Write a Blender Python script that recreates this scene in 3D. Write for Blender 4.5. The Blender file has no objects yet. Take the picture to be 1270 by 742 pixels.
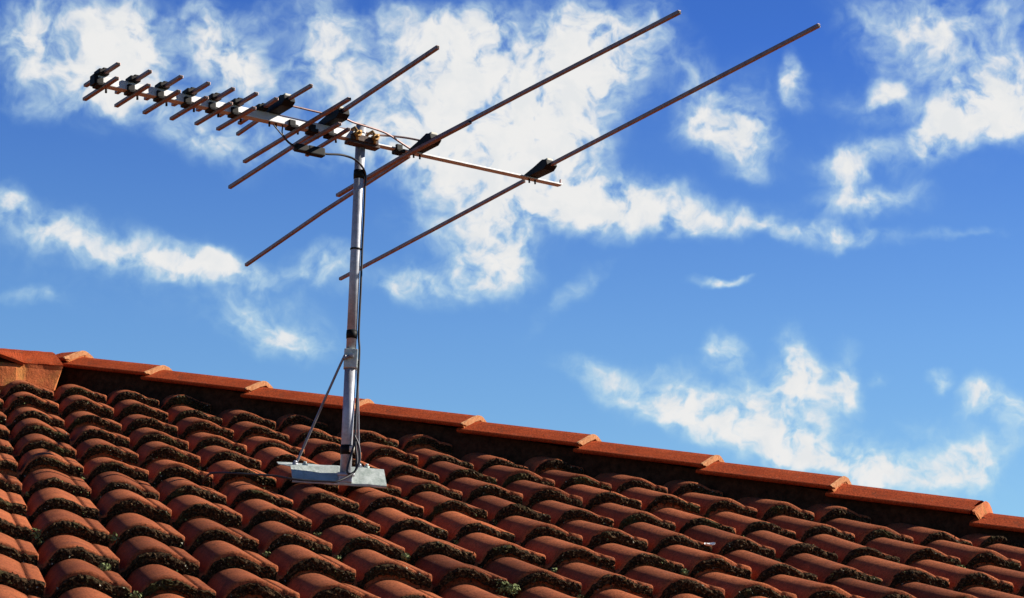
import bpy, bmesh, math, random
import numpy as np
from mathutils import Vector, Matrix, noise as mnoise

random.seed(7)
rng = np.random.default_rng(11)
S = bpy.context.scene
COL = S.collection
GZ = 3.4                                    # camera height above the ground

# ------------------------------------------------------------------ frames
V3 = lambda *a: np.array(a, float)
CAM_R = V3(0.96792, -0.24942, 0.03040)
CAM_U = V3(-0.08169, -0.19794, 0.97680)
CAM_B = V3(-0.23761, -0.94795, -0.21197)
CAM_O = V3(0, 0, GZ)
# tiled slope: X runs along the courses, DOWN runs down the slope
P0 = V3(0.49143, 6.62106, 0.92036 + GZ)     # front lip of course 6, column 0
ROW = V3(1, 0, 0)
DOWN = V3(0, -0.95889, -0.28377)
NRM = V3(0, -0.28377, 0.95889)
TW, TG = 0.174, 0.31966                     # roll width and course gauge
UP = V3(0, 0, 1)


def rp(c, r, h=0.0):
    return P0 + c * TW * ROW + (r - 6) * TG * DOWN + h * NRM


# ------------------------------------------------------------------ helpers
def setp(o, label=None, cat=None, group=None, kind=None):
    if label: o['label'] = label
    if cat: o['category'] = cat
    if group: o['group'] = group
    if kind: o['kind'] = kind
    return o


def empty(name, loc, label, cat, group=None):
    o = bpy.data.objects.new(name, None)
    o.empty_display_size = 0.1
    COL.objects.link(o)
    o.location = loc
    return setp(o, label, cat, group, 'thing')


class MB:
    """collects shapes given in world coordinates"""
    def __init__(s):
        s.v, s.f, s.m, s.sm = [], [], [], []

    def add(s, vs, fs, mat=0, smooth=False):
        k = len(s.v)
        s.v += [tuple(map(float, p)) for p in vs]
        for f in fs:
            s.f.append(tuple(i + k for i in f)); s.m.append(mat); s.sm.append(smooth)

    def frame(s, c, ax, ay, az, hx, hy, hz, bev=0.0, mat=0):
        """box centred at c with half sizes, edges chamfered by bev"""
        c = np.array(c); ax, ay, az = map(np.array, (ax, ay, az))
        bm = bmesh.new()
        bmesh.ops.create_cube(bm, size=2)
        for v in bm.verts: v.co = Vector((v.co.x * hx, v.co.y * hy, v.co.z * hz))
        if bev > 0:
            bmesh.ops.bevel(bm, geom=bm.edges[:], offset=bev, segments=2, affect='EDGES', profile=0.6)
        bm.verts.index_update()
        s.add([c + v.co.x * ax + v.co.y * ay + v.co.z * az for v in bm.verts],
              [[v.index for v in f.verts] for f in bm.faces], mat)
        bm.free()

    def tube(s, pts, rad, n=10, mat=0, caps=True):
        pts = [np.array(p, float) for p in pts]
        if np.isscalar(rad): rad = [rad] * len(pts)
        rings = []
        t0 = pts[1] - pts[0]; t0 /= np.linalg.norm(t0)
        a = np.cross(t0, UP if abs(t0[2]) < .9 else V3(1, 0, 0)); a /= np.linalg.norm(a)
        for i, p in enumerate(pts):
            t = pts[min(i + 1, len(pts) - 1)] - pts[max(i - 1, 0)]
            t /= np.linalg.norm(t)
            a = a - (a @ t) * t; a /= np.linalg.norm(a); b = np.cross(t, a)
            rings.append([p + rad[i] * (math.cos(2 * math.pi * k / n) * a + math.sin(2 * math.pi * k / n) * b) for k in range(n)])
        k0 = len(s.v)
        s.add([q for r_ in rings for q in r_],
              [[i * n + k, i * n + (k + 1) % n, (i + 1) * n + (k + 1) % n, (i + 1) * n + k]
               for i in range(len(pts) - 1) for k in range(n)], mat, True)
        if caps:
            s.f.append(tuple(k0 + k for k in reversed(range(n)))); s.m.append(mat); s.sm.append(False)
            s.f.append(tuple(k0 + (len(pts) - 1) * n + k for k in range(n))); s.m.append(mat); s.sm.append(False)

    def channel(s, a, b, wv, hv, hw, hh, bev, mat=0):
        """rectangular bar from a to b; wv, hv approximate width and height axes"""
        a = np.array(a); b = np.array(b); t = b - a; L = np.linalg.norm(t); t /= L
        wv = np.array(wv) - (np.array(wv) @ t) * t; wv /= np.linalg.norm(wv)
        hv = np.cross(t, wv)
        s.frame((a + b) / 2, t, wv, hv, L / 2, hw, hh, bev, mat)

    def build(s, name, mats, parent=None, origin=None, fixn=True):
        me = bpy.data.meshes.new(name)
        o = bpy.data.objects.new(name, me)
        COL.objects.link(o)
        off = V3(0, 0, 0)
        if parent is not None:
            off = np.array(parent.matrix_world.translation) if parent.type == 'EMPTY' else np.array(parent['_w'])
            o.parent = parent
        if parent is not None and parent.type == 'EMPTY':
            w = np.array(parent.location)
        elif parent is not None:
            w = np.array(parent['_w'])
        else:
            w = V3(0, 0, 0)
        org = np.array(origin) if origin is not None else np.mean(np.array(s.v), axis=0)
        o.location = Vector(org - w)
        o['_w'] = [float(x) for x in org]
        me.from_pydata([tuple(np.array(p) - org) for p in s.v], [], s.f)
        for m in (mats if isinstance(mats, (list, tuple)) else [mats]): me.materials.append(m)
        me.polygons.foreach_set('material_index', s.m)
        me.polygons.foreach_set('use_smooth', s.sm)
        if fixn:
            bm = bmesh.new(); bm.from_mesh(me)
            bmesh.ops.recalc_face_normals(bm, faces=bm.faces[:]); bm.to_mesh(me); bm.free()
        me.update()
        return o


def np_mesh(name, verts, quads, mat, parent=None, attrs=None, smooth=True, clip=None, mats=None, midx=None):
    """big array mesh, optional point attributes and half-space clipping (list of (point, normal) to cut away)"""
    me = bpy.data.meshes.new(name)
    o = bpy.data.objects.new(name, me); COL.objects.link(o)
    w = np.array(parent.location) if parent is not None else V3(0, 0, 0)
    if parent is not None: o.parent = parent
    me.from_pydata((verts - w).tolist(), [], quads.tolist() if hasattr(quads, 'tolist') else quads)
    for k, a in (attrs or {}).items():
        at = me.attributes.new(k, 'FLOAT', 'POINT'); at.data.foreach_set('value', np.asarray(a, np.float32))
    if midx is not None: me.polygons.foreach_set('material_index', np.asarray(midx, np.int32))
    me.polygons.foreach_set('use_smooth', np.full(len(me.polygons), smooth))
    if clip:
        bm = bmesh.new(); bm.from_mesh(me)
        for p, nn in clip:
            bmesh.ops.bisect_plane(bm, geom=bm.verts[:] + bm.edges[:] + bm.faces[:], dist=1e-5,
                                   plane_co=Vector(np.array(p) - w), plane_no=Vector(nn), clear_outer=True)
        bm.to_mesh(me); bm.free()
    for m in (mats or [mat]): me.materials.append(m)
    me.update()
    return o


# ------------------------------------------------------------------ materials
def newmat(name):
    m = bpy.data.materials.new(name); m.use_nodes = True
    nt = m.node_tree; b = nt.nodes['Principled BSDF']
    return m, nt, b


def nd(nt, t, **k):
    n = nt.nodes.new(t)
    for a, v in k.items():
        if a.startswith('i_'):
            key = a[2:]
            key = int(key) if key.isdigit() else key.replace('_', ' ')
            n.inputs[key].default_value = v
        else: setattr(n, a, v)
    return n


def ramp(nt, stops, src):
    r = nt.nodes.new('ShaderNodeValToRGB')
    e = r.color_ramp.elements
    while len(e) < len(stops): e.new(0.5)
    for x, (p, c) in zip(e, stops):
        x.position = p; x.color = (*c, 1)
    nt.links.new(src, r.inputs[0])
    return r.outputs[0]


def mix(nt, a, b, fac, mode='MIX'):
    m = nd(nt, 'ShaderNodeMix', data_type='RGBA', blend_type=mode)
    for s_, v in ((6, a), (7, b), (0, fac)):
        if isinstance(v, (tuple, list)): m.inputs[s_].default_value = (*v, 1)
        elif isinstance(v, (int, float)): m.inputs[s_].default_value = v
        else: nt.links.new(v, m.inputs[s_])
    return m.outputs[2]


def noise_out(nt, scale, detail=4, rough=.6, vec=None, dist=0.0):
    n = nd(nt, 'ShaderNodeTexNoise', i_Scale=scale, i_Detail=detail, i_Roughness=rough, i_Distortion=dist)
    if vec is not None: nt.links.new(vec, n.inputs['Vector'])
    return n.outputs[0]


def terracotta(name, c_lo, c_hi, dirt=.5, bump=.35, attr=True):
    m, nt, b = newmat(name)
    tc = nd(nt, 'ShaderNodeTexCoord').outputs['Object']
    base = ramp(nt, [(.3, c_lo), (.72, c_hi)], noise_out(nt, 9, 5, .65, tc))
    if attr:
        a = nd(nt, 'ShaderNodeAttribute', attribute_name='tone').outputs['Fac']
        base = mix(nt, base, ramp(nt, [(0, (.46, .43, .44)), (.25, (.80, .78, .78)), (.7, (.96, .95, .94)), (1, (1.30, 1.22, 1.15))], a), .95, 'MULTIPLY')
    # fine sandy grain
    g = noise_out(nt, 210, 4, .8, tc)
    base = mix(nt, base, ramp(nt, [(.34, (.36, .33, .31)), (.5, (.98, .98, .98)), (.66, (1.45, 1.45, 1.45))], g), .95, 'MULTIPLY')
    # soot and lichen stains with a shape of their own
    d = ramp(nt, [(.52, (0, 0, 0)), (.70, (1, 1, 1))], noise_out(nt, 26, 7, .75, tc, .6))
    gl = ramp(nt, [(.60, (0, 0, 0)), (.70, (1, 1, 1))], noise_out(nt, 38, 6, .75, tc, .3))
    base = mix(nt, base, (.20, .155, .11), nd_mul(nt, gl, .35))
    base = mix(nt, base, (.055, .030, .018), nd_mul(nt, d, dirt))
    sp = ramp(nt, [(.64, (0, 0, 0)), (.72, (1, 1, 1))], noise_out(nt, 110, 3, .6, tc))
    base = mix(nt, base, (.035, .022, .014), nd_mul(nt, sp, .7))
    nt.links.new(base, b.inputs['Base Color'])
    b.inputs['Roughness'].default_value = .9
    b.inputs['Specular IOR Level'].default_value = .06
    bp = nd(nt, 'ShaderNodeBump', i_Strength=bump, i_Distance=.004)
    nt.links.new(noise_out(nt, 190, 5, .75, tc), bp.inputs['Height'])
    nt.links.new(bp.outputs[0], b.inputs['Normal'])
    return m


def nd_mul(nt, src, k):
    m = nd(nt, 'ShaderNodeMath', operation='MULTIPLY'); nt.links.new(src, m.inputs[0]); m.inputs[1].default_value = k
    return m.outputs[0]


def metal(name, col, rough=.35, stain=(.3, .3, .3), amt=.3, scale=30, metallic=1.0, rvar=.15, bump=.0):
    m, nt, b = newmat(name)
    tc = nd(nt, 'ShaderNodeTexCoord').outputs['Object']
    f = ramp(nt, [(.42, (0, 0, 0)), (.7, (1, 1, 1))], noise_out(nt, scale, 6, .7, tc, .4))
    nt.links.new(mix(nt, col, stain, nd_mul(nt, f, amt)), b.inputs['Base Color'])
    b.inputs['Metallic'].default_value = metallic
    mr = nd(nt, 'ShaderNodeMapRange', i_3=rough - rvar * .5, i_4=rough + rvar)
    nt.links.new(noise_out(nt, scale * 2.3, 4, .6, tc), mr.inputs[0]); nt.links.new(mr.outputs[0], b.inputs['Roughness'])
    if bump:
        bp = nd(nt, 'ShaderNodeBump', i_Strength=bump, i_Distance=.002)
        nt.links.new(noise_out(nt, scale * 4, 4, .6, tc), bp.inputs['Height']); nt.links.new(bp.outputs[0], b.inputs['Normal'])
    return m


def plain(name, lo, hi, rough, scale=40, bump=0., spec=.4):
    m, nt, b = newmat(name)
    tc = nd(nt, 'ShaderNodeTexCoord').outputs['Object']
    n = noise_out(nt, scale, 5, .7, tc)
    nt.links.new(ramp(nt, [(.3, lo), (.7, hi)], n), b.inputs['Base Color'])
    b.inputs['Roughness'].default_value = rough
    b.inputs['Specular IOR Level'].default_value = spec
    if bump:
        bp = nd(nt, 'ShaderNodeBump', i_Strength=bump, i_Distance=.003)
        nt.links.new(n, bp.inputs['Height']); nt.links.new(bp.outputs[0], b.inputs['Normal'])
    return m


M_TILE = terracotta('terracotta_tile', (.235, .066, .029), (.375, .112, .044), .60)
M_HIP = terracotta('terracotta_hip', (.235, .036, .0095), (.36, .062, .017), .65, .6, False)
M_RIM = plain('broken_clay_rim', (.30, .10, .035), (.52, .27, .13), .9, 90, .4, .1)
M_MORTAR = None
def _mortar():
    m, nt, b = newmat('bedding_mortar')
    tc = nd(nt, 'ShaderNodeTexCoord').outputs['Object']
    base = ramp(nt, [(.3, (.40, .080, .015)), (.7, (.52, .125, .024))], noise_out(nt, 14, 5, .6, tc))
    l = ramp(nt, [(.44, (0, 0, 0)), (.62, (1, 1, 1))], noise_out(nt, 9, 4, .6, tc, .5))
    base = mix(nt, base, (.26, .145, .022), nd_mul(nt, l, .6))
    base = mix(nt, base, ramp(nt, [(.3, (.6, .6, .6)), (.7, (1.2, 1.2, 1.2))], noise_out(nt, 150, 4, .7, tc)), .8, 'MULTIPLY')
    nt.links.new(base, b.inputs['Base Color']); b.inputs['Roughness'].default_value = .95
    bp = nd(nt, 'ShaderNodeBump', i_Strength=.6, i_Distance=.006)
    nt.links.new(noise_out(nt, 70, 6, .7, tc), bp.inputs['Height']); nt.links.new(bp.outputs[0], b.inputs['Normal'])
    return m
M_MORTAR = _mortar()
M_BED = plain('shade_dark_bedding', (.016, .008, .005), (.07, .030, .017), 1.0, 45, .8, .02)  # shade below the hip caps, painted into the mortar as a near-black colour


def _moss():
    m, nt, b = newmat('dry_moss')
    tc = nd(nt, 'ShaderNodeTexCoord').outputs['Object']
    c1 = ramp(nt, [(.33, (.006, .004, .003)), (.50, (.030, .018, .010)), (.68, (.17, .10, .048))], noise_out(nt, 170, 5, .75, tc))
    gsel = ramp(nt, [(.55, (0, 0, 0)), (.70, (1, 1, 1))], noise_out(nt, 7, 4, .6, tc))
    base = mix(nt, c1, ramp(nt, [(.35, (.020, .022, .009)), (.75, (.12, .13, .045))], noise_out(nt, 130, 3, .7, tc)), nd_mul(nt, gsel, .7))
    nt.links.new(base, b.inputs['Base Color']); b.inputs['Roughness'].default_value = 1.0
    b.inputs['Specular IOR Level'].default_value = .05
    bp = nd(nt, 'ShaderNodeBump', i_Strength=.8, i_Distance=.006)
    nt.links.new(noise_out(nt, 260, 5, .8, tc), bp.inputs['Height']); nt.links.new(bp.outputs[0], b.inputs['Normal'])
    return m
M_MOSS = _moss()
M_GREEN = plain('green_moss_leaf', (.06, .085, .02), (.24, .27, .10), .9, 60)
M_LICHEN = plain('pale_lichen', (.16, .15, .10), (.34, .33, .25), .95, 60)
M_ALU = metal('weathered_aluminium', (.80, .79, .78), .40, (.42, .38, .36), .55, 45)
M_ROD = metal('dull_aluminium_rod', (.26, .175, .16), .52, (.11, .065, .06), .8, 55, .75)
M_BOOM = metal('bright_aluminium_boom', (.46, .46, .46), .62, (.30, .29, .28), .6, 30, .75)
M_STEEL = metal('galvanised_steel_tube', (.36, .37, .40), .52, (.18, .18, .20), .8, 42, .5, .16)
M_BRACE = metal('dark_steel_rod', (.22, .22, .25), .5, (.12, .11, .11), .7, 40, .85)
M_ZINC = metal('galvanised_plate', (.46, .50, .47), .6, (.22, .27, .24), .9, 38, .4, .2, .5)
M_RUST = metal('rusty_zinc_clamp', (.33, .19, .05), .55, (.06, .024, .012), 1.0, 110, .5, .2, .3)
M_BRACKET = metal('rusty_bracket', (.055, .030, .022), .65, (.022, .012, .010), .8, 60, .4, .2, .3)
M_BLACK = plain('black_plastic', (.003, .003, .003), (.007, .0065, .006), .6, 40, .0, .15)
M_CABLE = plain('black_cable_sheath', (.010, .010, .013), (.022, .022, .026), .5, 80)
M_WHITE = plain('white_scrap', (.6, .6, .6), (.8, .8, .8), .6)
M_YEL = plain('yellow_leaf', (.45, .33, .03), (.6, .48, .08), .7, 60)
M_CREAM = plain('cream_plastic', (.45, .43, .34), (.6, .57, .47), .6, 60)

# ------------------------------------------------------------------ roof: tiled slopes
LINE_C = 1.7                                  # the hip runs over column = 2 * course + LINE_C
HIPD = 2 * TW * ROW + TG * DOWN               # one course further down the hip
HL = np.linalg.norm(HIPD); HU = HIPD / HL
Q = np.cross(HU, UP); Q /= np.linalg.norm(Q)  # horizontal, across the hip
if Q[1] > 0: Q = -Q                           # towards the slope we look at
HN = np.cross(Q, HU); HN = HN if HN[2] > 0 else -HN
hipP = lambda t: rp(2 * t + LINE_C, t, 0)
APEX_T = -.66
RIDGE_ROW = -.50
R_MIN, R_MAX, C_MIN = 1, 15, -8

PROF = [(0, -.024), (.055, -.0245), (.085, -.020), (.117, -.007), (.16, .0045), (.20, .011), (.25, .017), (.33, .0228), (.41, .0255), (.48, .0255),
        (.55, .0228), (.62, .0183), (.69, .0135), (.75, .0088), (.795, .0046), (.803, .0072), (.86, .0058), (.93, .0036), (.985, .0010), (1.0, -.0022), (1.003, -.024)]
_d = np.linspace(0, 1, 401)
_h = np.interp(_d, [p[0] for p in PROF], [p[1] for p in PROF])
_k = np.hanning(37); _k /= _k.sum()
_s = np.convolve(np.pad(_h, 18, mode='edge'), _k, 'valid')
_w = np.clip((_d - .06) / .05, 0, 1) * np.clip((.79 - _d) / .05, 0, 1)      # the roll is smooth, the flange stays crisp
_h = _h * (1 - _w) + _s * _w
PX = np.array([0, .05, .08, .10, .12, .14, .16, .18, .20, .22, .24, .265, .29, .32, .36, .41, .46, .52, .58, .64, .70, .75, .795, .803, .86, .93, .985, 1.0, 1.003])
PH = np.array([np.interp(x, _d, _h) if x < .79 else np.interp(x, [p[0] for p in PROF], [p[1] for p in PROF]) for x in PX])
STEP = .031


def tile_field(name, parent, mat, cmin, rmin, rmax, fr, mirror=None, clip=None, seed=3):
    rg = np.random.default_rng(seed)
    nx, nf = len(PX), len(fr)
    ny = nf + 2
    vs, qs, tone = [], [], []
    base_q = np.array([[j * nx + i, j * nx + i + 1, (j + 1) * nx + i + 1, (j + 1) * nx + i] for j in range(ny - 1) for i in range(nx - 1)])
    k = 0
    info = {}
    pair = {}
    for row in range(rmin, rmax + 1):
        for c in range(cmin, int(2 * row + LINE_C) + 4):
            tid = (c + (row % 2)) // 2         # two rolls to a tile
            key = (row, tid)
            if key not in pair:
                pair[key] = (rg.normal(0, .0026), rg.normal(0, .015), rg.normal(0, .013), rg.random(), rg.normal(0, .0016))
            dh, rot, dr, tn, tl = pair[key]
            own = rg.normal(0, .0012)
            info[(row, c)] = (dh, rot, dr)
            hx = PH * (1 + .05 * rg.normal())
            xx = PX + np.where((PX > 0.05) & (PX < 1), rot * .3, 0)
            rows_ = []
            for f in fr:
                h = hx - STEP * (1 - f) + dh + own + tl * (f - .5) * 2
                r = row - 1 + f + dr * f + (PX - .5) * rot * f
                rows_.append((xx, r, h))
            # rounded lip then the front face
            r1 = row + dr + (PX - .5) * rot
            h1 = hx + dh + own + tl
            rows_[-1] = (xx, r1 - .012, h1 + .0003)
            rows_.append((xx, r1 + .002, h1 - .0035))
            rows_.append((xx, r1 + .002, h1 - STEP - .016))
            for x, r, h in rows_:
                P = P0[None] + (c + x)[:, None] * TW * ROW + ((r - 6) * TG)[:, None] * DOWN + h[:, None] * NRM
                vs.append(P)
            tone.append(np.full(nx * ny, .75 * tn + .25 * rg.random()))
            qs.append(base_q + k); k += nx * ny
    V = np.concatenate(vs); Qd = np.concatenate(qs)
    if mirror is not None:
        A, nn = mirror
        V = V - 2 * ((V - A) @ nn)[:, None] * nn[None]
        Qd = Qd[:, ::-1]
    o = np_mesh(name, V, Qd, mat, parent, {'tone': np.concatenate(tone)}, True, clip)
    return o, info


roof = empty('tiled_roof', tuple(hipP(APEX_T)), 'weathered orange terracotta tile roof with a sloping line of angular hip tiles', 'roof')
hipA = hipP(0)
APEX = hipP(APEX_T)
FR = np.array([-.10, .2, .42, .64, .84, 1.0])
slope, INFO = tile_field('roof_slope', roof, M_TILE, C_MIN, R_MIN, R_MAX, FR, None, [(hipA + Q * .0, -Q)])
tile_field('roof_slope', roof, M_TILE, 1, R_MIN, R_MAX, np.array([-.1, .5, 1.0]), (hipA, Q), [(hipA - Q * .0, Q), (APEX + V3(0, 0, 0), V3(-1, 0, 0))], 9)

# roofing felt under the tiles
mb = MB()
q0, q1, q2 = rp(C_MIN, RIDGE_ROW, -.085), rp(RIDGE_ROW * 2 + LINE_C, RIDGE_ROW, -.085), rp(2 * R_MAX + LINE_C, R_MAX, -.085)
mb.add([q0, q1, q2, rp(C_MIN, R_MAX, -.085)], [[0, 1, 2, 3]])
mb.build('underlay', M_CABLE, roof)

# far slope beyond the ridge and the boarded underside closing the roof
mb = MB()
eL, eR = rp(C_MIN, R_MAX, -.06), rp(2 * R_MAX + LINE_C, R_MAX, -.06)
rL = rp(C_MIN, RIDGE_ROW, -.03)
ap = APEX - NRM * .03
depth = (ap[1] - eL[1])
bL = V3(eL[0], ap[1] + depth, eL[2]); bR = V3(eR[0], ap[1] + depth, eR[2])
mb.add([rL, ap, bR, bL], [[0, 1, 2, 3]])
mb.build('far_slope', M_TILE, roof)
mb = MB()
lo = V3(0, 0, -.05)
mb.add([eL + lo, eR + lo, bR + lo, bL + lo], [[0, 1, 2, 3]])
mb.build('soffit', M_CREAM, roof)

# ------------------------------------------------------------------ hip tiles
def sweep(mb, prof_a, prof_b, A, B, q, nrm, mat=0, seg=6):
    """prof: list of (across, up); swept from A (prof_a) to B (prof_b)"""
    n = len(prof_a)
    vs = []
    for j in range(seg + 1):
        t = j / seg
        for (pa, ha), (pb, hb) in zip(prof_a, prof_b):
            vs.append(A + (B - A) * t + q * (pa + (pb - pa) * t) + nrm * (ha + (hb - ha) * t))
    mb.add(vs, [[j * n + i, j * n + i + 1, (j + 1) * n + i + 1, (j + 1) * n + i] for j in range(seg) for i in range(n - 1)], mat)
    return vs[:n], vs[-n:]


def cap_profile(s=1.0, dz=0.0, th=0.0):
    half = [(.101, .0375), (.1045, .0405), (.1055, .0455), (.1030, .0482), (.085, .0565), (.062, .0675), (.040, .078), (.014, .0875), (0, .089)]
    o = [(-p, h) for p, h in half] + [(p, h) for p, h in reversed(half[:-1])]
    r = []
    for p, h in o:
        q = p * s
        if th:
            q = p * s - math.copysign(min(abs(p), th), p); h = h - th * (1.0 if abs(p) < .1 else .0)
        r.append((q, h + dz))
    return r


def cap_tile(name, A, B, q, nrm, parent, seed, rim=True, plug=False, deep=-.010):
    """one angular cap tile from its upper end A to its lower end B"""
    rg = random.Random(seed)
    dz = rg.uniform(-.0035, .0035); yaw = rg.uniform(-.007, .007)
    B = B + q * yaw
    pa, pb = cap_profile(.95, -.012 + dz), cap_profile(1.04, .006 + dz)
    ia, ib = cap_profile(.95, -.012 + dz, .014), cap_profile(1.04, .006 + dz, .014)
    mb = MB()
    o0, o1 = sweep(mb, pa, pb, A, B, q, nrm, 0, 8)
    i0, i1 = sweep(mb, ia, ib, A, B, q, nrm, 0, 2)
    n = len(o1)
    t = (B - A) / np.linalg.norm(B - A)
    o = mb.build(name, [M_HIP], parent)
    if rim:
        i1 = [a + (b - a) * .75 for a, b in zip(o1, i1)]
        r_ = MB()
        # ragged pale end rim, a few millimetres proud of the tile's own end
        vs = []
        for a, b in zip(o1, i1):
            j = .0025
            vs.append(a - t * .004 + nrm * .0015); vs.append(a + t * (.003 + rg.uniform(-j, j) * .4) + nrm * rg.uniform(-j, j) * .6)
            vs.append(b + t * (.003 + rg.uniform(-j, j) * .4) - nrm * .002); vs.append(b - t * .006)
        fs = []
        for i in range(2, n - 3):
            for k in range(3):
                fs.append([i * 4 + k, i * 4 + k + 1, (i + 1) * 4 + k + 1, (i + 1) * 4 + k])
        r_.add(vs, fs); r_.build('end_rim', M_RIM, o)
    if plug:
        r_ = MB()
        k = 3
        ring = []
        for g_, off in ((1.0, .004), (.97, .012), (.72, .017), (.35, .020)):
            for a in (o1 if deep > 0 else i1):
                cpt = B + nrm * .0
                p = cpt + (a - cpt) * g_
                ring.append(p + t * (off + deep + rg.uniform(-.003, .003)))
        fs = [[j * n + i, j * n + i + 1, (j + 1) * n + i + 1, (j + 1) * n + i] for j in range(3) for i in range(n - 1)]
        fs.append([3 * n + i for i in range(n)])
        r_.add(ring, fs); r_.build('mortar_plug', M_MORTAR, o)
    return o


T0, DT = .170, .887
for i in range(0, 17):
    tb = T0 + DT * i                          # lower end of this tile, in courses
    ta = max(tb - DT - (.04 if i != 8 else -.01), -.64)
    if tb > R_MAX + .3: break
    low_ = HN * (-.014 if i > 7 else 0)          # beyond the mortared joint the caps sit lower
    cap_tile('hip_tile', hipP(ta + .05) + low_, hipP(tb + .05) + low_, Q, HN, roof, 100 + i, rim=(i != 7), plug=True, deep=.006 if i == 7 else -.013 - .004 * (i % 3))

# mortar bed under the hip tiles, slightly inside them
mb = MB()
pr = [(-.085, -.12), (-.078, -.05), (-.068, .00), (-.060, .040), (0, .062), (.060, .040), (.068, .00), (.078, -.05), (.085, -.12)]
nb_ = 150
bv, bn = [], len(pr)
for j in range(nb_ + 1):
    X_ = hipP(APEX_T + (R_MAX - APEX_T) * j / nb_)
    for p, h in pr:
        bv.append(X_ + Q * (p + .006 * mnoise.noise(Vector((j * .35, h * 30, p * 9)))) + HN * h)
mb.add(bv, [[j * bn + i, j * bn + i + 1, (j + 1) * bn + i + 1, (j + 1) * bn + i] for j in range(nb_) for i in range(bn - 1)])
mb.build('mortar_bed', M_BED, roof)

# ridge running left from the apex: sunlit mortar face, two cap tiles above it
mb = MB()
prm = [(-.95, -.03, .30), (-.5, .060, .25), (-.12, .052, .25), (-.058, .052, .245), (-.045, .040, .22), (.02, .010, .155), (.10, -.020, .09), (.16, -.050, .07)]
nseg = 90
vs = []
for j in range(nseg + 1):
    for r_, h, c1 in prm:
        c_ = -9 + (c1 + 9) * (j / nseg) ** .6
        jit = mnoise.noise(Vector((c_ * 2.2, r_ * 4, 3))) * .006
        bulge = .05 * max(0, min(1, (-.50 - c_) * 6)) * (1 if -.05 < r_ < .12 else 0)
        vs.append(rp(c_, r_ + bulge, h) + jit * (NRM * .4 + DOWN))
n = len(prm)
mb.add(vs, [[j * n + i, j * n + i + 1, (j + 1) * n + i + 1, (j + 1) * n + i] for j in range(nseg) for i in range(n - 1)] +
       [[nseg * n + i for i in range(n)]])
mb.build('ridge_mortar', M_MORTAR, roof)


def ridge_slab(left, right):
    """angular ridge cap; left/right give (col crest, col front, front row, front height)"""
    mb = MB()
    secs = []
    N = 14
    for k in range(N + 1):
        t = k / N
        cc, cf, fr_, fh = [a_ + (b_ - a_) * t for a_, b_ in zip(left, right)]
        pts_ = [(cc, -1.0, .030), (cc, -.92, .062), (cc, -.56, .0835), (cc, -.50, .0845), (cc * .8 + cf * .2, -.44, .083),
                (cc * .1 + cf * .9, fr_ - .04, fh + .002), (cf, fr_, fh - .003), (cf, fr_ + .002, fh - .014), (cf, fr_ - .06, fh - .015)]
        secs += [rp(c_, r_ + .012 * mnoise.noise(Vector((c_ * 4, h_ * 40, 2))), h_ + .002 * mnoise.noise(Vector((c_ * 5, r_ * 6, 9)))) for c_, r_, h_ in pts_]
    m_ = 9
    mb.add(secs, [[j * m_ + i, j * m_ + i + 1, (j + 1) * m_ + i + 1, (j + 1) * m_ + i] for j in range(N) for i in range(m_ - 1)] +
           [list(range(m_)), [N * m_ + i for i in reversed(range(m_))]])
    return mb.build('ridge_tile', M_HIP, roof)


ridge_slab((-.555, -.545, -.064, .060), (.07, .25, -.064, .060))
ridge_slab((-1.25, -1.25, -.022, .098), (-.53, -.53, -.022, .0625))
for k in range(3): ridge_slab((-1.23 - 2.4 * (k + 1), -1.23 - 2.4 * (k + 1), -.022, .070), (-1.23 - 2.4 * k, -1.23 - 2.4 * k, -.022, .076))
# short starter cap where the hip leaves the apex
cap_tile('hip_starter', hipP(-.72), hipP(-.53), Q, HN, roof, 77, True, True)

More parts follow.
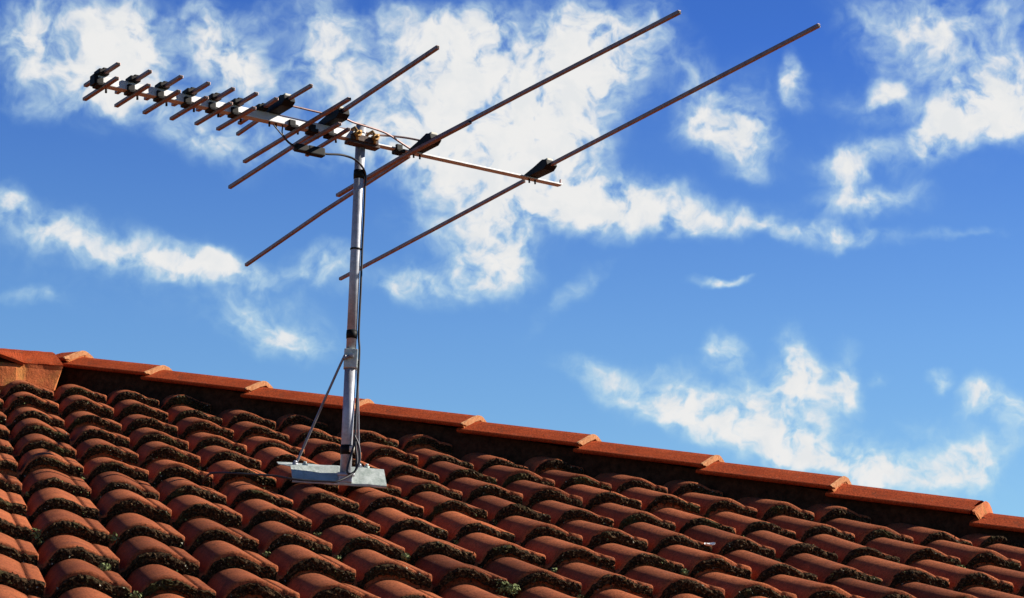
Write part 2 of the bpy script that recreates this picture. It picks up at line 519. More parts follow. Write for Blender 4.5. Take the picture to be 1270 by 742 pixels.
# ------------------------------------------------------------------ moss on the tile lips
def build_moss():
    vs, qs = [], []
    k = 0
    nxm, nym = 30, 8
    bq = np.array([[j * nxm + i, j * nxm + i + 1, (j + 1) * nxm + i + 1, (j + 1) * nxm + i] for j in range(nym - 1) for i in range(nxm - 1)])
    xs = np.linspace(.03, .99, nxm)
    ph = np.interp(xs, PX, PH)
    tris = []
    for (row, c), (dh, rot, dr) in INFO.items():
        if row > 13 or c < -4: continue
        thick = .0035 + .005 * rng.random()
        prof = np.clip(1.25 - 1.1 * np.abs(xs - .5) / .5 * rng.uniform(.6, 1.05), .15, 1)
        vmax = rng.choice([1.0, 1.0, .9, .8, .7])
        wob = np.array([mnoise.noise(Vector((c * 3.1 + x * 6, row * 2.7, 1.5))) for x in xs])
        wob2 = np.array([mnoise.noise(Vector((c * 3.1 + x * 19, row * 2.7, 7.5))) for x in xs])
        for j in range(nym):
            v = j / (nym - 1) * vmax
            top = -.0035 - .0035 * (wob + .6 * wob2)
            h = ph + dh + top + v * (-STEP - .004 - top)
            if j == 0:
                out = np.full(nxm, -.002)
            else:
                bul = math.sin(math.pi * min(1, v * .75 + .2)) * thick * prof * (1 + .9 * wob)
                out = .0015 + bul + rng.normal(0, .0022, nxm)
                h = h + rng.normal(0, .0014, nxm)
            r = row + dr + .002 + (xs - .5) * rot + out / TG
            x = c + xs + rng.normal(0, .006, nxm)
            vs.append(P0[None] + x[:, None] * TW * ROW + ((r - 6) * TG)[:, None] * DOWN + h[:, None] * NRM)
        qs.append(bq + k); k += nxm * nym
        # crumbs and short shoots standing off the cushion
        for _ in range(120):
            x = rng.uniform(.05, .98); v = rng.random() ** .8
            hh = np.interp(x, PX, PH) + dh - .001 - v * (STEP + .001)
            out = .003 + thick * rng.uniform(.2, 1.25)
            tris.append((c + x, row + dr + (x - .5) * rot + out / TG, hh, rng.uniform(.0016, .0040)))
    V = np.concatenate(vs); F = [tuple(q) for q in np.concatenate(qs)]
    ev = []
    kk = len(V)
    for (c, r, h, s) in tris:
        p = rp(c, r, h)
        d = rng.normal(0, 1, (4, 3)); d /= np.linalg.norm(d, axis=1)[:, None]
        for q in d: ev.append(p + q * s)
        F += [(kk, kk + 1, kk + 2), (kk, kk + 2, kk + 3), (kk + 1, kk + 3, kk + 2)]
        kk += 4
    V = np.concatenate([V, np.array(ev)])
    midx = [0] * (len(F) - 3 * len(tris))
    for k_ in range(len(tris)):
        midx += [2 if rng.random() < .05 else (1 if rng.random() < .05 else 0)] * 3
    # fresh green cushions in the troughs between rolls
    spots = [(rng.integers(-3, 20), rng.integers(5, 13), rng.random()) for _ in range(70)]
    gv, gf = [], []
    def tuft(c, r, h, rad, n):
        nonlocal kk
        for _ in range(n):
            a = rng.normal(0, 1, 3); a /= np.linalg.norm(a)
            p = rp(c, r, h) + a * rad * V3(1, 1, .8) * rng.random() ** .4
            u = rng.normal(0, 1, 3); u /= np.linalg.norm(u); w_ = np.cross(u, a); w_ /= np.linalg.norm(w_) + 1e-9
            s = rng.uniform(.0025, .005)
            gv.extend([p - u * s, p + w_ * s * .5, p + u * s, p - w_ * s * .5])
            gf.append((kk, kk + 1, kk + 2, kk + 3)); kk += 4
    for c, r, t in spots:
        if c > 2 * r: continue
        tuft(c + rng.uniform(-.02, .14), r + .01 + rng.uniform(0, .06), -.028, rng.uniform(.004, .011), 26)
    for c, r, rad in ((-1.93, 9.0, .011), (-.95, 8.98, .018), (.06, 8.98, .019), (4.93, 10.0, .024), (5.05, 10.06, .018), (5.1, 10.55, .012), (.05, 11.02, .014), (-.2, 10.1, .014), (4.0, 9.02, .012),
                      (12.95, 8.05, .012), (2.3, 4.03, .008), (8.0, 9.0, .012)):
        tuft(c, r + .02, -.016, rad, 130)
    V = np.concatenate([V, np.array(gv)])
    midx += [1] * len(gf); F += gf
    o = np_mesh('moss', V, F, None, None, None, False, [(hipA + Q * .07, -Q)], [M_MOSS, M_GREEN, M_LICHEN], midx)
    return setp(o, 'dark brown and olive moss crusting the lower lips of the roof tiles', 'moss', None, 'stuff')


build_moss()

# ------------------------------------------------------------------ the aerial
AO = V3(1.17305, 6.46892, 1.84883 + GZ)       # boom underside where the mast meets it
AB = V3(0.92853, 0.37126, -0.00293)           # along the boom
AE = V3(0.36879, -0.92139, 0.12257)           # along the rods
AN = V3(-0.0428, 0.11489, 0.99246)            # aerial's own up
MASTXY = V3(1.179, 6.489, 0)
MASTB = V3(1.179, 6.489, .905 + GZ)
aerial = empty('tv_antenna', tuple(MASTB), 'metal television antenna with many rods on a steel mast braced to a plate', 'antenna')
L = lambda s, e, n: AO + AB * s + AE * e + AN * n
nb = lambda s: .0045 + .0059 * s              # underside of the boom
BH = .0245                                    # boom height

mb = MB()
mb.channel(L(-.8125, 0, nb(-.8125) + BH / 2), L(.012, 0, nb(.012) + BH / 2), AE, AN, .0115, BH / 2, .002)
SH = .0042                                    # thickness of the strip
mb.channel(L(.010, 0, nb(.010) + SH / 2), L(.699, 0, nb(.699) + SH / 2), AE, AN, .0110, SH / 2, .001)
boom = mb.build('boom', M_BOOM, aerial)
for s0, s1 in ((-.8195, -.809),):
    mb = MB(); mb.channel(L(s0, 0, nb(s0) + BH / 2), L(s1, 0, nb(s1) + BH / 2), AE, AN, .0133, BH / 2 + .0018, .0015)
    mb.build('end_cap', M_BLACK, boom)
mb = MB(); mb.channel(L(.6985, 0, nb(.699) - .0005), L(.7010, 0, nb(.699) + .0205), AE, AB, .0032, .0012, .0004)
mb.build('end_tab', M_ROD, boom)


def rod(name, s, pts, hw, hh, clip=None, label=None):
    """rod through the aerial at boom position s; pts = (e, n) stations"""
    mb = MB()
    for (e0, n0), (e1, n1) in zip(pts[:-1], pts[1:]):
        mb.channel(L(s, e0, n0), L(s, e1, n1), AB, AN, hw, hh, min(hw, hh) * .35)
    o = mb.build(name, M_ROD, aerial)
    for e, n in (pts[0], pts[-1]):            # open bright tube end
        d = -1 if e < 0 else 1
        c = MB(); c.channel(L(s, e - d * .0005, n), L(s, e + d * .0010, n), AB, AN, hw * .7, hh * .6, .0003)
        c.build('rod_end', M_BLACK, o)
    if clip == 'top':
        c = MB(); z = nb(s) + BH
        c.frame(L(s - .004, .010, z + .0062), AB, AE, AN, .0150, .0165, .0068, .003)
        c.frame(L(s + .002, .018, z + .0140), AB, AE, AN, .0095, .0080, .0035, .002)
        c.build('clip', M_BLACK, o)
    if clip == 'under':
        c = MB(); z = nb(s) - (0 if s < 0 else .003)
        c.frame(L(s - .006, .002, z - .001), AB, AE, AN, .0135, .0160, .0055, .003)
        c.frame(L(s - .012, .014, z + .006), AB, AE, AN, .010, .0045, .009, .002)
        c.tube([L(s + .012, .004, z - .007), L(s + .012, .004, z - .018)], .003, 8)
        c.build('clip', M_BLACK, o)
    return o


LOW = [(-.7934, -.0946, .0893), (-.7027, -.0921, .0903), (-.6172, -.0964, .0944), (-.5355, -.0976, .0943), (-.4619, -.0946, .0925), (-.3932, -.098, .0967)]
UPP = [(-.7934, -.0902, .0959), (-.7027, -.0908, .0961), (-.6172, -.0894, .1064), (-.5355, -.0883, .1045), (-.4619, -.0873, .1057), (-.3932, -.0926, .109), (-.3183, -.1111, .0869)]
for s, a, b in LOW: rod('director', s, [(a, -.0038), (b, -.0105)], .0058, .0042, 'under')
for s, a, b in UPP: rod('director', s, [(a, .0335), (b, .0262 if s < -.35 else .0355)], .0058, .0042, 'top')
rod('director', -.2144, [(-.262, -.0078), (.2828, -.0130)], .0058, .0042, 'under')
rod('director', -.1506, [(-.0998, -.0131), (.135, -.0185)], .0058, .0042, 'under')
rod('director', -.0923, [(-.13, -.0085), (.0899, -.0060)], .0052, .0040, 'under')
rod('reflector', .1342, [(-.3259, -.0221), (0, -.0165), (.338, -.0252)], .0068, .0046, 'under')


def dipole(s, halves, hw=.0048):
    o = None
    for pts in halves:
        o = rod('dipole_arm', s, pts, hw, hw)
    return o


def insulator(s, e0=-.045, e1=.088, w=.0175):
    z = nb(s) + (BH if s < 0 else SH)
    mb = MB()
    pr = [(e0, .002), (e0 + .004, .010), (e0 + .05, .018), (e1 - .018, .028), (e1, .022), (e1 + .004, .006), (e1 - .012, -.004), (e0 + .012, -.0015)]
    bm = bmesh.new()
    a = [bm.verts.new(Vector(L(s - w, e, z + n + .002))) for e, n in pr]
    b = [bm.verts.new(Vector(L(s + w, e, z + n + .002))) for e, n in pr]
    bm.faces.new(a); bm.faces.new(list(reversed(b)))
    for i in range(len(pr)):
        j = (i + 1) % len(pr); bm.faces.new([a[j], a[i], b[i], b[j]])
    bmesh.ops.recalc_face_normals(bm, faces=bm.faces[:])
    bmesh.ops.bevel(bm, geom=bm.edges[:], offset=.0022, segments=2, affect='EDGES', profile=.6)
    bm.verts.index_update()
    mb.add([v.co for v in bm.verts], [[v.index for v in f.verts] for f in bm.faces]); bm.free()
    o = mb.build('insulator_box', M_BLACK, aerial)
    c = MB(); c.frame(L(s - .003, e1 - .008, z + .0265), AB, AE, AN, w * .55, .008, .0035, .0015)
    c.build('terminal', M_CREAM, o)
    c = MB()
    for d in (-.011, .010): c.tube([L(s + d, .002, nb(s) + .001), L(s + d, .002, nb(s) - .012)], .0027, 8)
    c.build('screws', M_BLACK, o)
    return o


insulator(-.28); dipole(-.28, [[(-.1874, .0359), (-.035, .0400)], [(.06, .0440), (.2013, .0400)]])
insulator(-.105, -.05, .085); dipole(-.105, [[(-.5336, .0257), (-.035, .036)], [(.06, .0470), (.5383, .0624)]], .0052)
insulator(.19, -.016, .095, .019); dipole(.19, [[(-.9442, -.041), (-.5, -.0085), (-.035, .0140)], [(.06, .0215), (.5, .0105), (1.1516, -.0097)]], .0050)
insulator(.595, -.016, .095, .019); dipole(.595, [[(-1.0379, .0079), (-.5, .0120), (-.035, .0170)], [(.06, .0240), (.6, .0240), (1.2204, .0232)]], .0050)


def smooth_path(pts, n=8):
    pts = [np.array(p) for p in pts]
    P = [2 * pts[0] - pts[1]] + pts + [2 * pts[-1] - pts[-2]]
    out = []
    for i in range(1, len(P) - 2):
        for k in range(n):
            t = k / n
            a, b, c, d = P[i - 1:i + 3]
            out.append(.5 * ((2 * b) + (c - a) * t + (2 * a - 5 * b + 4 * c - d) * t * t + (3 * b - a - 3 * c + d) * t ** 3))
    out.append(pts[-1])
    return out


for pts in ([(-.262, .03, .052), (-.15, .03, .0515), (-.0694, .03, .0505), (-.03, .02, .0500), (.0559, .012, .0475), (.0939, .006, .0440), (.15, -.01, .034), (.19, -.02, .026)],
            [(-.262, -.02, .040), (-.1132, -.02, .0400), (-.0325, -.015, .0420), (.0555, -.004, .0400), (.1, .0, .0440), (.15, .012, .044), (.20, .03, .0370)]):
    mb = MB(); mb.tube(smooth_path([L(*p) for p in pts], 6), .0030, 8); mb.build('phasing_rod', M_ROD, aerial)

# mast clamp: rusty saddle under the boom and two U bolts over it
mb = MB()
mb.channel(L(-.043, .002, nb(0) - .0065), L(.058, .002, nb(0) - .0075), AE, AN, .0135, .0045, .0012)
mb.channel(L(-.036, .017, nb(0) + .005), L(.050, .017, nb(0) + .004), AN, AE, .009, .0035, .001)
clamp = mb.build('mast_clamp', M_BRACKET, aerial)
for s in (-.022, .036):
    c = MB()
    c.tube([L(s, .022, nb(0) - .004), L(s, .022, nb(0) + .022), L(s, .012, nb(0) + .035), L(s, -.012, nb(0) + .035), L(s, -.03, nb(0) + .024)], .0042, 10)
    c.tube([L(s, .012, nb(0) + .012), L(s, .034, nb(0) + .012)], .0095, 6)
    c.tube([L(s, .030, nb(0) + .012), L(s, .043, nb(0) + .014)], .0042, 8)
    c.build('clamp_bolt', M_RUST, clamp)

# mast: thinner upper tube sleeved into the lower one
mz = lambda h: MASTXY + UP * (GZ + .92047 + h)
mb = MB()
R_U, R_L = .0138, .0156
mb.tube([mz(.297), mz(.60), mz(.985)], R_U, 28)
mast = mb.build('mast', M_STEEL, aerial)
mb = MB(); mb.tube([mz(-.016), mz(.15), mz(.318)], R_L, 28); mb.build('lower_tube', M_STEEL, mast)
for h0, h1, rr in ((.833, .858, R_U), (.382, .405, R_U), (.062, .088, R_L), (.631, .636, R_U)):
    c = MB(); c.tube([mz(h0), mz((h0 + h1) / 2), mz(h1)], [rr + .0012, rr + .0018, rr + .0012], 24); c.build('tape_band', M_BLACK, mast)
mb = MB(); mb.tube([mz(.985), mz(.988)], R_U + .0006, 20); mb.build('mast_cap', M_BLACK, mast)
# collar with its clamping nut
mb = MB()
fx, fy = V3(.985, -.17, 0), V3(.17, .985, 0)
mb.frame(mz(.325) + fy * .001, fx, fy, UP, .0185, .0200, .0265, .0025)
collar = mb.build('mast_collar', M_ZINC, aerial)
c = MB(); c.tube([mz(.331) - fy * .018 + fx * .002, mz(.331) - fy * .031 + fx * .002], .0058, 6)
c.tube([mz(.331) - fy * .029 + fx * .002, mz(.331) - fy * .038 + fx * .002], .0032, 8); c.build('nut', M_STEEL, collar)

# base plate: folded sheet, sloping front face and a flat flange behind that carries the braces
PH0 = 0
plate_c = lambda c, r, h=0: rp(c, r - .05, h - .0024)
mb = MB()
nxp = 25
vs = []
for i in range(nxp):
    a = i / (nxp - 1)
    w1 = .0022 * mnoise.noise(Vector((a * 5, 1.3, 0))); w2 = .0018 * mnoise.noise(Vector((a * 7, 4.3, 0)))
    top = .0565 + .0065 * min(1, a / .5) + w1
    dent = max(0, 1 - abs(a - .30) / .34)
    cols = lambda f: 3.135 - .03 * f + a * (4.612 - 3.135 + (-.03 + .03) * f)
    prof = [(6.05 + .03 * a, .0535 + w2), (6.16, .0535 + w2), (6.272, top - .0035), (6.292, top), (6.312, top - .0018), (6.40, .0475 + w1 * .6 - .004 * dent), (6.505, .0320 + w2), (6.520, .0290 + w2), (6.522, .0245 + w2)]
    for k, (r_, h) in enumerate(prof): vs.append(rp(cols(k / 8) - (.16 * (1 - a) if k < 2 else 0), r_ - .05, h - .0024))
m_ = 9
fs = [[i * m_ + k, i * m_ + k + 1, (i + 1) * m_ + k + 1, (i + 1) * m_ + k] for i in range(nxp - 1) for k in range(m_ - 1)]
nv = len(vs)
vs += [v - NRM * .0026 - DOWN * .001 for v in vs]
fs += [[nv + x for x in reversed(f)] for f in fs]
rim_ = [i * m_ for i in range(nxp)] + [(nxp - 1) * m_ + k for k in range(1, m_)] + [i * m_ + m_ - 1 for i in range(nxp - 2, -1, -1)] + list(range(m_ - 2, 0, -1))
for a_, b_ in zip(rim_, rim_[1:] + rim_[:1]): fs.append([a_, b_, nv + b_, nv + a_])
mb.add(vs, fs, 0, False)
plate = mb.build('base_plate', M_ZINC, aerial)
bolts = [(3.37, 6.22, .055), (3.22, 6.20, .055), (4.35, 6.22, .060), (4.24, 6.20, .058)]
for q_, (cc, rr, hh_) in enumerate(bolts):
    c = MB(); p = plate_c(cc, rr, hh_ - .003)
    c.tube([p, p + NRM * .008], .0080, 6); c.tube([p + NRM * .007, p + NRM * .014], .0042, 8)
    c.build('bolt', M_ZINC if q_ % 2 == 0 else M_STEEL, plate)
# mast foot bracket
c = MB()
c.frame(mz(-.004) - fy * .004, fx, fy, UP, .0185, .0175, .012, .003)
c.tube([mz(.006) - fy * .02 - fx * .022, mz(.006) - fy * .02 + fx * .024], .0055, 8)
c.build('foot_bracket', M_STEEL, plate)
# braces, flattened at the feet
lf = plate_c(3.235, 6.20, .061); rf = plate_c(4.235, 6.20, .063)
mb = MB(); mb.tube(smooth_path([mz(.331) - fy * .026 - fx * .000, mz(.322) - fy * .024 - fx * .016, mz(.310) - fy * .015 - fx * .026, lf + UP * .022 + ROW * .010, lf]), .0034, 10)
mb.build('brace', M_BRACE, aerial)
mb = MB(); mb.tube(smooth_path([mz(.325) + fx * .016 + fy * .012, mz(.30) + fx * .020 + fy * .016, rf + UP * .022 - ROW * .002, rf + ROW * .004]), .0034, 10)
mb.build('brace', M_BRACE, aerial)
mb = MB(); mb.tube([mz(.068) + fx * .014 - fy * .012, mz(.084) + fx * .014 - fy * .012], .0085, 12); mb.build('hose_clip', M_CREAM, mast)

# balun hanging from its two feeder wires
mb = MB()
mb.channel(L(-.2092, .0, -.0520), L(-.165, .0, -.0518), AN, AE, .0100, .0095, .003)
mb.channel(L(-.170, .0, -.0524), L(-.1185, .0, -.0520), AN, AE, .0118, .0105, .003)
balun = mb.build('balun', M_BLACK, aerial)
for pts in ([(-.2797, .004, -.002), (-.268, .003, -.012), (-.250, .002, -.0275), (-.232, .001, -.043), (-.205, 0, -.0550)], [(-.2464, .004, .020), (-.250, .003, -.004), (-.2495, .002, -.022), (-.230, .001, -.041), (-.205, 0, -.0500)]):
    c = MB(); c.tube(smooth_path([L(*p) for p in pts]), .0019, 7); c.build('feeder_wire', M_CABLE, balun)

# coaxial cable: balun -> mast -> base -> away over the tiles
right = fx * (R_U + .004) - fy * .004
pts = [L(-.122, 0, -.0522), L(-.105, 0, -.0515), L(-.0669, 0, -.0455), L(-.0424, 0, -.0455), L(-.0224, .004, -.0510), L(-.002, .008, -.0660), mz(.845) + right, mz(.80) + right * 1.02, mz(.72) + right * 1.04, mz(.64) + right, mz(.52) + right * 1.05, mz(.40) + right * 1.05,
       mz(.352) + fx * .0225 - fy * .004, mz(.290) + fx * .0225 - fy * .004, mz(.20) + fx * .0215 - fy * .006, mz(.10) + fx * .022 - fy * .012, mz(.045) + fx * .029 - fy * .014, mz(.012) + fx * .022 - fy * .024,
       rp(3.78, 6.57, .035), rp(3.62, 6.57, .032), rp(3.35, 6.565, .031), rp(3.08, 6.555, .032), rp(2.83, 6.46, .033), rp(2.45, 6.44, .032), rp(2.2, 6.40, .030), rp(2.02, 6.24, .021), rp(1.90, 6.16, .012), rp(1.84, 6.05, -.012), rp(1.82, 5.95, -.03)]
mb = MB(); mb.tube(smooth_path(pts, 7), .0031, 10)
cab = mb.build('coaxial_cable', M_CABLE, None)
setp(cab, 'thin black cable running down the antenna mast and out over the tiles', 'cable')
mb = MB()
lp = [mz(.115) + fx * .018 - fy * .016, mz(.085) + fx * .032 - fy * .020, mz(.045) + fx * .036 - fy * .022, mz(.012) + fx * .022 - fy * .026, mz(.012) + fx * .004 - fy * .026, mz(.05) + fx * .010 - fy * .022, mz(.09) + fx * .020 - fy * .018]
mb.tube(smooth_path(lp, 7), .0030, 10)
lo_ = mb.build('cable_loop', M_CABLE, cab)

# ------------------------------------------------------------------ litter
def leaf(name, p, size, mat, label, cat, curl=.3, rotz=0.):
    mb = MB()
    n, m = 9, 5
    vs = []
    a = V3(math.cos(rotz), math.sin(rotz), .1); b_ = np.cross(NRM, a)
    for i in range(n):
        t = i / (n - 1)
        w = math.sin(math.pi * (t * .94 + .03)) ** .7 * size * .36
        for j in range(m):
            u_ = j / (m - 1) * 2 - 1
            vs.append(p + a * (t - .5) * size + b_ * u_ * w + NRM * (curl * size * (abs(u_) ** 2 * .35 + (t - .5) ** 2)))
    k = len(vs)
    vs += [v - NRM * .0006 for v in vs]
    fs = [[i * m + j, i * m + j + 1, (i + 1) * m + j + 1, (i + 1) * m + j] for i in range(n - 1) for j in range(m - 1)]
    fs += [[k + x for x in reversed(f)] for f in fs]
    mb.add(vs, fs, 0, True)
    return setp(mb.build(name, mat, None), label, cat)


leaf('fallen_leaf', rp(2.28, 6.03, .010), .024, M_YEL, 'small yellow leaf lying beside the black cable on the roof tiles', 'leaf', .4, .6)
leaf('paper_scrap', rp(8.95, 8.03, .000), .030, M_WHITE, 'tiny white paper scrap caught in a gap between two roof tiles', 'scrap', .5, .2)

# ------------------------------------------------------------------ ground
mb = MB()
mb.add([(-4000, -4000, 0), (4000, -4000, 0), (4000, 4000, 0), (-4000, 4000, 0)], [[0, 1, 2, 3]])
g = mb.build('ground', plain('lawn', (.035, .05, .015), (.07, .085, .03), .95, .5), None, V3(0, 0, 0))
setp(g, None, None, None, 'structure')

# ------------------------------------------------------------------ light
SUN_AZ, SUN_EL = math.radians(91.5), math.radians(34)     # clockwise from +Y
sd = V3(math.sin(SUN_AZ) * math.cos(SUN_EL), math.cos(SUN_AZ) * math.cos(SUN_EL), math.sin(SUN_EL))
ld = bpy.data.lights.new('sun', 'SUN'); ld.energy = 5.0; ld.angle = math.radians(.5); ld.color = (1, .93, .82)
lo_ = bpy.data.objects.new('sun', ld); COL.objects.link(lo_)
lo_.rotation_euler = Vector(-sd).to_track_quat('-Z', 'Y').to_euler(); lo_.location = (6, -4, 12)

# ------------------------------------------------------------------ sky and clouds
W = bpy.data.worlds.new('World'); S.world = W; W.use_nodes = True
nt = W.node_tree; nt.nodes.clear()
LK = nt.links.new
out = nt.nodes.new('ShaderNodeOutputWorld'); bg = nt.nodes.new('ShaderNodeBackground')
LK(bg.outputs[0], out.inputs[0]); bg.inputs[1].default_value = .05
sky = nd(nt, 'ShaderNodeTexSky', sky_type='NISHITA', sun_disc=False, sun_elevation=SUN_EL, sun_rotation=SUN_AZ, air_density=1.0, dust_density=.3, ozone_density=4.0)
tcw = nd(nt, 'ShaderNodeTexCoord').outputs['Generated']
sep = nd(nt, 'ShaderNodeSeparateXYZ'); LK(tcw, sep.inputs[0])


def m2(op, a, b=None, c=None):
    n = nd(nt, 'ShaderNodeMath', operation=op)
    for i, v in enumerate((a, b, c)):
        if v is None: continue
        if isinstance(v, (int, float)): n.inputs[i].default_value = v
        else: LK(v, n.inputs[i])
    return n.outputs[0]


# bearing and elevation in hundredths of a radian, measured from due +Y and the horizon
az = m2('MULTIPLY', m2('ARCTAN2', sep.outputs[0], sep.outputs[1]), 100 * .977)
el = m2('MULTIPLY', m2('ARCSINE', sep.outputs[2]), 100)
cmb = nd(nt, 'ShaderNodeCombineXYZ'); LK(az, cmb.inputs[0]); LK(el, cmb.inputs[1])
P = cmb.outputs[0]
# turbulence that frays the cloud outlines
wn = nd(nt, 'ShaderNodeTexNoise', i_Scale=.45, i_Detail=4, i_Roughness=.5); LK(P, wn.inputs['Vector'])
wv = nd(nt, 'ShaderNodeVectorMath', operation='SUBTRACT'); LK(wn.outputs['Color'], wv.inputs[0]); wv.inputs[1].default_value = (.5, .5, .5)
ws = nd(nt, 'ShaderNodeVectorMath', operation='SCALE'); LK(wv.outputs[0], ws.inputs[0]); ws.inputs['Scale'].default_value = 2.0
wa = nd(nt, 'ShaderNodeVectorMath', operation='ADD'); LK(P, wa.inputs[0]); LK(ws.outputs[0], wa.inputs[1])
PW = wa.outputs[0]

def nd_map(nt, v, a, b):
    n = nd(nt, 'ShaderNodeMapRange', i_1=a, i_2=b); LK(v, n.inputs[0])
    return n.outputs[0]


# cloud banks: bearing, elevation, half width, half height, tilt, density
CLOUDS = [(3.84, 30.78, 1.57, 1.57, 5.0, 1.0), (7.5, 30.87, 1.8, 1.97, 5.0, 1.25), (5.26, 28.98, 2.46, 0.92, 5.0, 0.55), (7.67, 29.34, 2.03, 1.31, 4.0, 0.7), (10.38, 27.92, 2.3, 0.98, -16.0, 0.5), (4.86, 27.82, 2.3, 0.52, -5.0, 0.3), (11.51, 30.98, 1.44, 1.31, 4.0, 0.85), (10.78, 32.15, 1.31, 0.98, 4.0, 0.4), (12.24, 29.83, 1.48, 0.98, 4.0, 0.5), (13.58, 29.43, 1.97, 1.38, 13.0, 0.42), (15.78, 31.83, 1.18, 1.9, 3.0, 0.75), (16.87, 30.1, 1.8, 1.44, 3.0, 0.6), (18.43, 32.45, 1.51, 1.12, 3.0, 0.6), (14.36, 27.2, 2.46, 0.82, -12.0, 0.42), (11.76, 26.72, 1.8, 0.72, -16.0, 0.4), (17.28, 28.33, 1.8, 1.15, 3.0, 0.4), (13.43, 32.17, 0.98, 0.98, 4.0, 0.3), (20.67, 30.93, 2.13, 1.9, 2.0, 0.85), (22.49, 31.81, 2.03, 1.71, 22.0, 0.85), (23.28, 28.09, 3.28, 1.71, -8.0, 1.25), (25.89, 29.96, 2.62, 2.13, 21.0, 1.1), (26.5, 32.41, 1.64, 1.71, 41.0, 0.9), (28.85, 32.13, 2.03, 1.05, 51.0, 0.7), (30.89, 30.69, 1.18, 1.8, 41.0, 0.42), (20.65, 27.18, 2.79, 1.38, -8.0, 0.8), (24.35, 25.99, 3.28, 1.51, -3.0, 1.1), (28.0, 25.43, 3.12, 1.05, -4.0, 0.9), (22.78, 23.32, 1.57, 1.38, 2.0, 0.8), (21.51, 21.96, 1.97, 0.85, 2.0, 0.55), (24.11, 22.87, 1.12, 1.31, 2.0, 0.6), (19.54, 22.05, 1.18, 0.72, 2.0, 0.65), (26.45, 21.72, 1.97, 0.39, 41.0, 0.4), (30.98, 25.02, 3.28, 0.72, -4.0, 0.6), (34.27, 24.47, 2.79, 0.46, -10.0, 0.45), (20.1, 24.37, 1.31, 0.98, 2.0, 0.35), (18.83, 27.1, 1.18, 0.98, 3.0, 0.4), (23.07, 24.64, 1.8, 0.92, 2.0, 0.4), (16.41, 22.4, 1.25, 0.72, 3.0, 0.8), (14.09, 20.0, 2.3, 1.15, -7.0, 0.55), (15.1, 19.13, 2.03, 0.72, -7.0, 0.45), (13.01, 21.83, 2.79, 0.59, -2.0, 0.45), (4.23, 23.42, 2.3, 0.92, -5.0, 0.5), (7.14, 22.83, 3.28, 0.98, -8.0, 0.4), (9.91, 22.3, 2.79, 0.66, -4.0, 0.42), (8.17, 21.77, 5.58, 1.48, -6.0, 0.14), (4.76, 20.39, 1.25, 0.39, 4.0, 0.45), (3.37, 24.32, 0.92, 0.66, 5.0, 0.55), (11.7, 22.08, 1.8, 0.52, -2.0, 0.4), (35.37, 30.22, 0.59, 1.08, 10.0, 1.0), (33.25, 27.62, 1.57, 0.98, -20.0, 0.75), (32.57, 29.24, 1.64, 1.48, 30.0, 0.5), (33.73, 28.6, 0.92, 0.82, 0.0, 0.4), (31.42, 28.26, 1.15, 0.92, 1.0, 0.4), (37.68, 26.97, 1.44, 0.79, 10.0, 0.85), (38.33, 25.57, 2.23, 0.59, 5.0, 0.8), (37.2, 24.31, 2.13, 0.43, -5.0, 0.7), (39.15, 29.77, 0.79, 0.49, -1.0, 0.8), (39.79, 27.6, 1.31, 0.39, -1.0, 0.35), (42.09, 31.57, 2.62, 2.23, -32.0, 0.6), (43.36, 29.62, 2.3, 1.12, 23.0, 1.0), (41.58, 28.05, 1.77, 0.79, 34.0, 0.8), (39.81, 32.26, 1.9, 1.57, -1.0, 0.45), (44.31, 28.63, 1.25, 0.92, -2.0, 0.85), (39.15, 29.06, 2.3, 0.72, -11.0, 0.35), (37.84, 32.94, 1.31, 0.98, -1.0, 0.3), (44.04, 32.47, 1.31, 1.31, -2.0, 0.35), (32.49, 22.2, 1.05, 0.23, 1.0, 0.95), (41.71, 24.34, 2.3, 0.23, -1.0, 0.28), (27.35, 18.37, 1.57, 0.59, -19.0, 0.55), (29.8, 17.44, 2.23, 0.92, -19.0, 0.6), (32.4, 16.51, 2.56, 1.05, -17.0, 0.68), (34.66, 15.9, 2.56, 1.25, -14.0, 0.7), (37.22, 15.05, 2.56, 1.05, -14.0, 0.68), (39.75, 14.43, 2.23, 0.85, -10.0, 0.62), (42.26, 14.57, 1.64, 1.12, 0.0, 0.62), (32.69, 19.46, 0.72, 0.72, 41.0, 1.0), (35.44, 18.93, 0.85, 1.38, 11.0, 0.95), (36.25, 18.03, 1.31, 0.98, 0.0, 0.4), (35.45, 17.53, 2.17, 0.92, 1.0, 0.55), (33.83, 18.33, 0.98, 0.72, 1.0, 0.42), (37.53, 18.36, 0.62, 1.18, 0.0, 0.8), (42.92, 17.56, 1.05, 0.85, -0.0, 0.9), (41.03, 18.11, 0.46, 0.46, -0.0, 1.0), (44.31, 16.76, 0.72, 1.12, -0.0, 0.7), (38.87, 18.37, 0.43, 0.33, 0.0, 0.45), (40.7, 16.11, 1.38, 0.85, 0.0, 0.32), (42.74, 15.47, 1.18, 0.85, 0.0, 0.55), (30.76, 18.61, 1.64, 0.52, 1.0, 0.3), (31.42, 17.64, 1.31, 0.66, 1.0, 0.35), (24.64, 27.31, 7.55, 5.91, -8.0, 0.12), (10.59, 29.88, 8.53, 3.28, -1.0, 0.14), (9.46, 21.69, 8.53, 2.3, -4.0, 0.1), (40.12, 28.4, 5.91, 4.59, -11.0, 0.12), (35.94, 16.24, 8.2, 2.13, -14.0, 0.12)]
acc = None
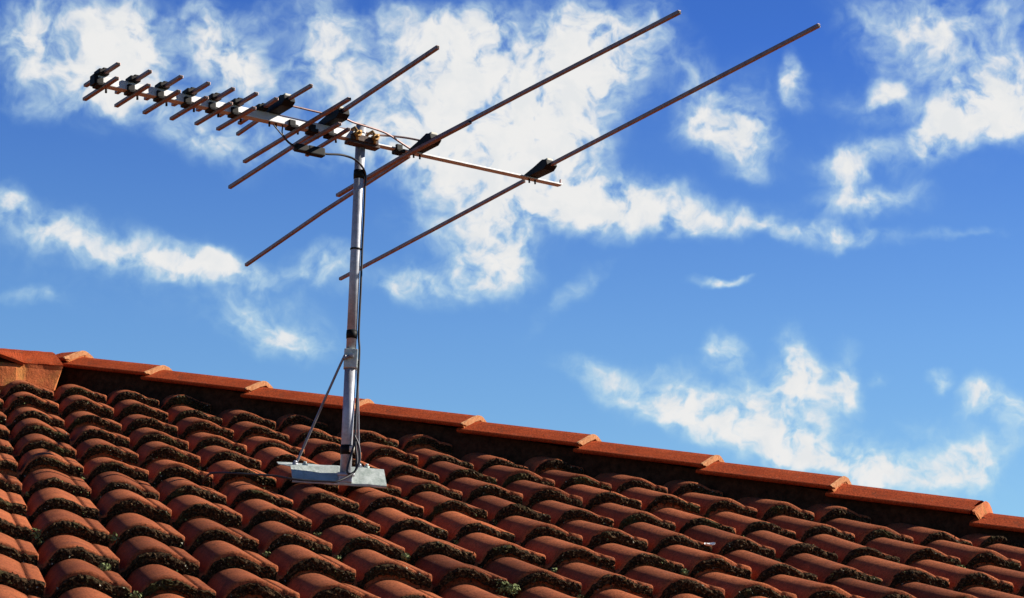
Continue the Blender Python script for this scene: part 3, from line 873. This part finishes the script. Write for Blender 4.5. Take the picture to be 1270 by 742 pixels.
for ca, ce, rx, ry, rot, k in CLOUDS:
    mp = nd(nt, 'ShaderNodeMapping', vector_type='TEXTURE')
    mp.inputs['Location'].default_value = (ca, ce, 0); mp.inputs['Rotation'].default_value = (0, 0, math.radians(rot)); mp.inputs['Scale'].default_value = (rx, ry, 1e6)
    if acc is None:
        LK(PW, mp.inputs[0])
    else:                                   # keeps the node chain sequential (small shader stack)
        ch = nd(nt, 'ShaderNodeVectorMath', operation='MULTIPLY_ADD')
        LK(acc, ch.inputs[0]); ch.inputs[1].default_value = (0, 0, 1e-6); LK(PW, ch.inputs[2]); LK(ch.outputs[0], mp.inputs[0])
    ln = nd(nt, 'ShaderNodeVectorMath', operation='LENGTH'); LK(mp.outputs[0], ln.inputs[0])
    mr = nd(nt, 'ShaderNodeMapRange', interpolation_type='SMOOTHSTEP', i_1=1.75, i_2=.0, i_3=0., i_4=k); LK(ln.outputs['Value'], mr.inputs[0])
    acc = mr.outputs[0] if acc is None else m2('ADD', acc, mr.outputs[0])
n1 = nd(nt, 'ShaderNodeTexNoise', i_Scale=.55, i_Detail=7, i_Roughness=.50, i_Distortion=.0); LK(PW, n1.inputs['Vector'])
n2 = nd(nt, 'ShaderNodeTexNoise', i_Scale=1.6, i_Detail=5, i_Roughness=.48); LK(PW, n2.inputs['Vector'])
nmix = m2('ADD', m2('MULTIPLY', n1.outputs[0], .58), m2('MULTIPLY', n2.outputs[0], .42))
nf = nd(nt, 'ShaderNodeMapRange', i_1=.33, i_2=.67, i_3=0., i_4=1.); LK(nmix, nf.inputs[0])
body = m2('MINIMUM', acc, 1.5)
den = m2('MULTIPLY', body, m2('ADD', m2('MULTIPLY', nf.outputs[0], 1.15), .26))
dm = nd(nt, 'ShaderNodeMapRange', interpolation_type='SMOOTHSTEP', i_1=.02, i_2=1.10, i_3=0., i_4=1.); LK(den, dm.inputs[0])
alpha = dm.outputs[0]
SKY_TINT = (.46, .74, 1.12)
hs = nd(nt, 'ShaderNodeHueSaturation', i_Saturation=1.05, i_Value=1.0); LK(sky.outputs[0], hs.inputs['Color'])
blue = mix(nt, hs.outputs[0], ramp(nt, [(0, (1.12, 1.34, 1.30)), (.12, (.84, 1.10, 1.38)), (.24, (.40, .68, 1.32)), (.45, (.22, .42, .85)), (1, (.10, .20, .42))], nd_map(nt, el, 8, 108)), 1.0, 'MULTIPLY')
ccol = ramp(nt, [(0, (4.6, 7.2, 8.4)), (.55, (6.2, 8.0, 8.5)), (.85, (8.2, 8.5, 8.5)), (1, (8.5, 8.5, 8.45))], alpha)
n3 = nd(nt, 'ShaderNodeTexNoise', i_Scale=.9, i_Detail=5, i_Roughness=.55); LK(wa.outputs[0], n3.inputs['Vector'])
ccol = mix(nt, ccol, ramp(nt, [(.36, (.90, .93, .96)), (.56, (1, 1, 1))], n3.outputs[0]), .75, 'MULTIPLY')
LK(mix(nt, blue, ccol, alpha), bg.inputs[0])

# ------------------------------------------------------------------ camera
cd = bpy.data.cameras.new('camera'); co = bpy.data.objects.new('camera', cd); COL.objects.link(co)
cd.sensor_width = 36; cd.lens = 3048.0 / 1270 * 36; cd.clip_start = .05; cd.clip_end = 12000
Mx = Matrix.Identity(4)
for i in range(3):
    Mx[i][0], Mx[i][1], Mx[i][2], Mx[i][3] = CAM_R[i], CAM_U[i], CAM_B[i], CAM_O[i]
co.matrix_world = Mx
S.camera = co
S.view_settings.view_transform = 'Standard'; S.view_settings.look = 'None'; S.view_settings.gamma = 1; S.view_settings.exposure = 1.0
S.view_settings.use_curve_mapping = False
S.cycles.use_denoising = True
for o in S.objects:
    if '_w' in o: del o['_w']
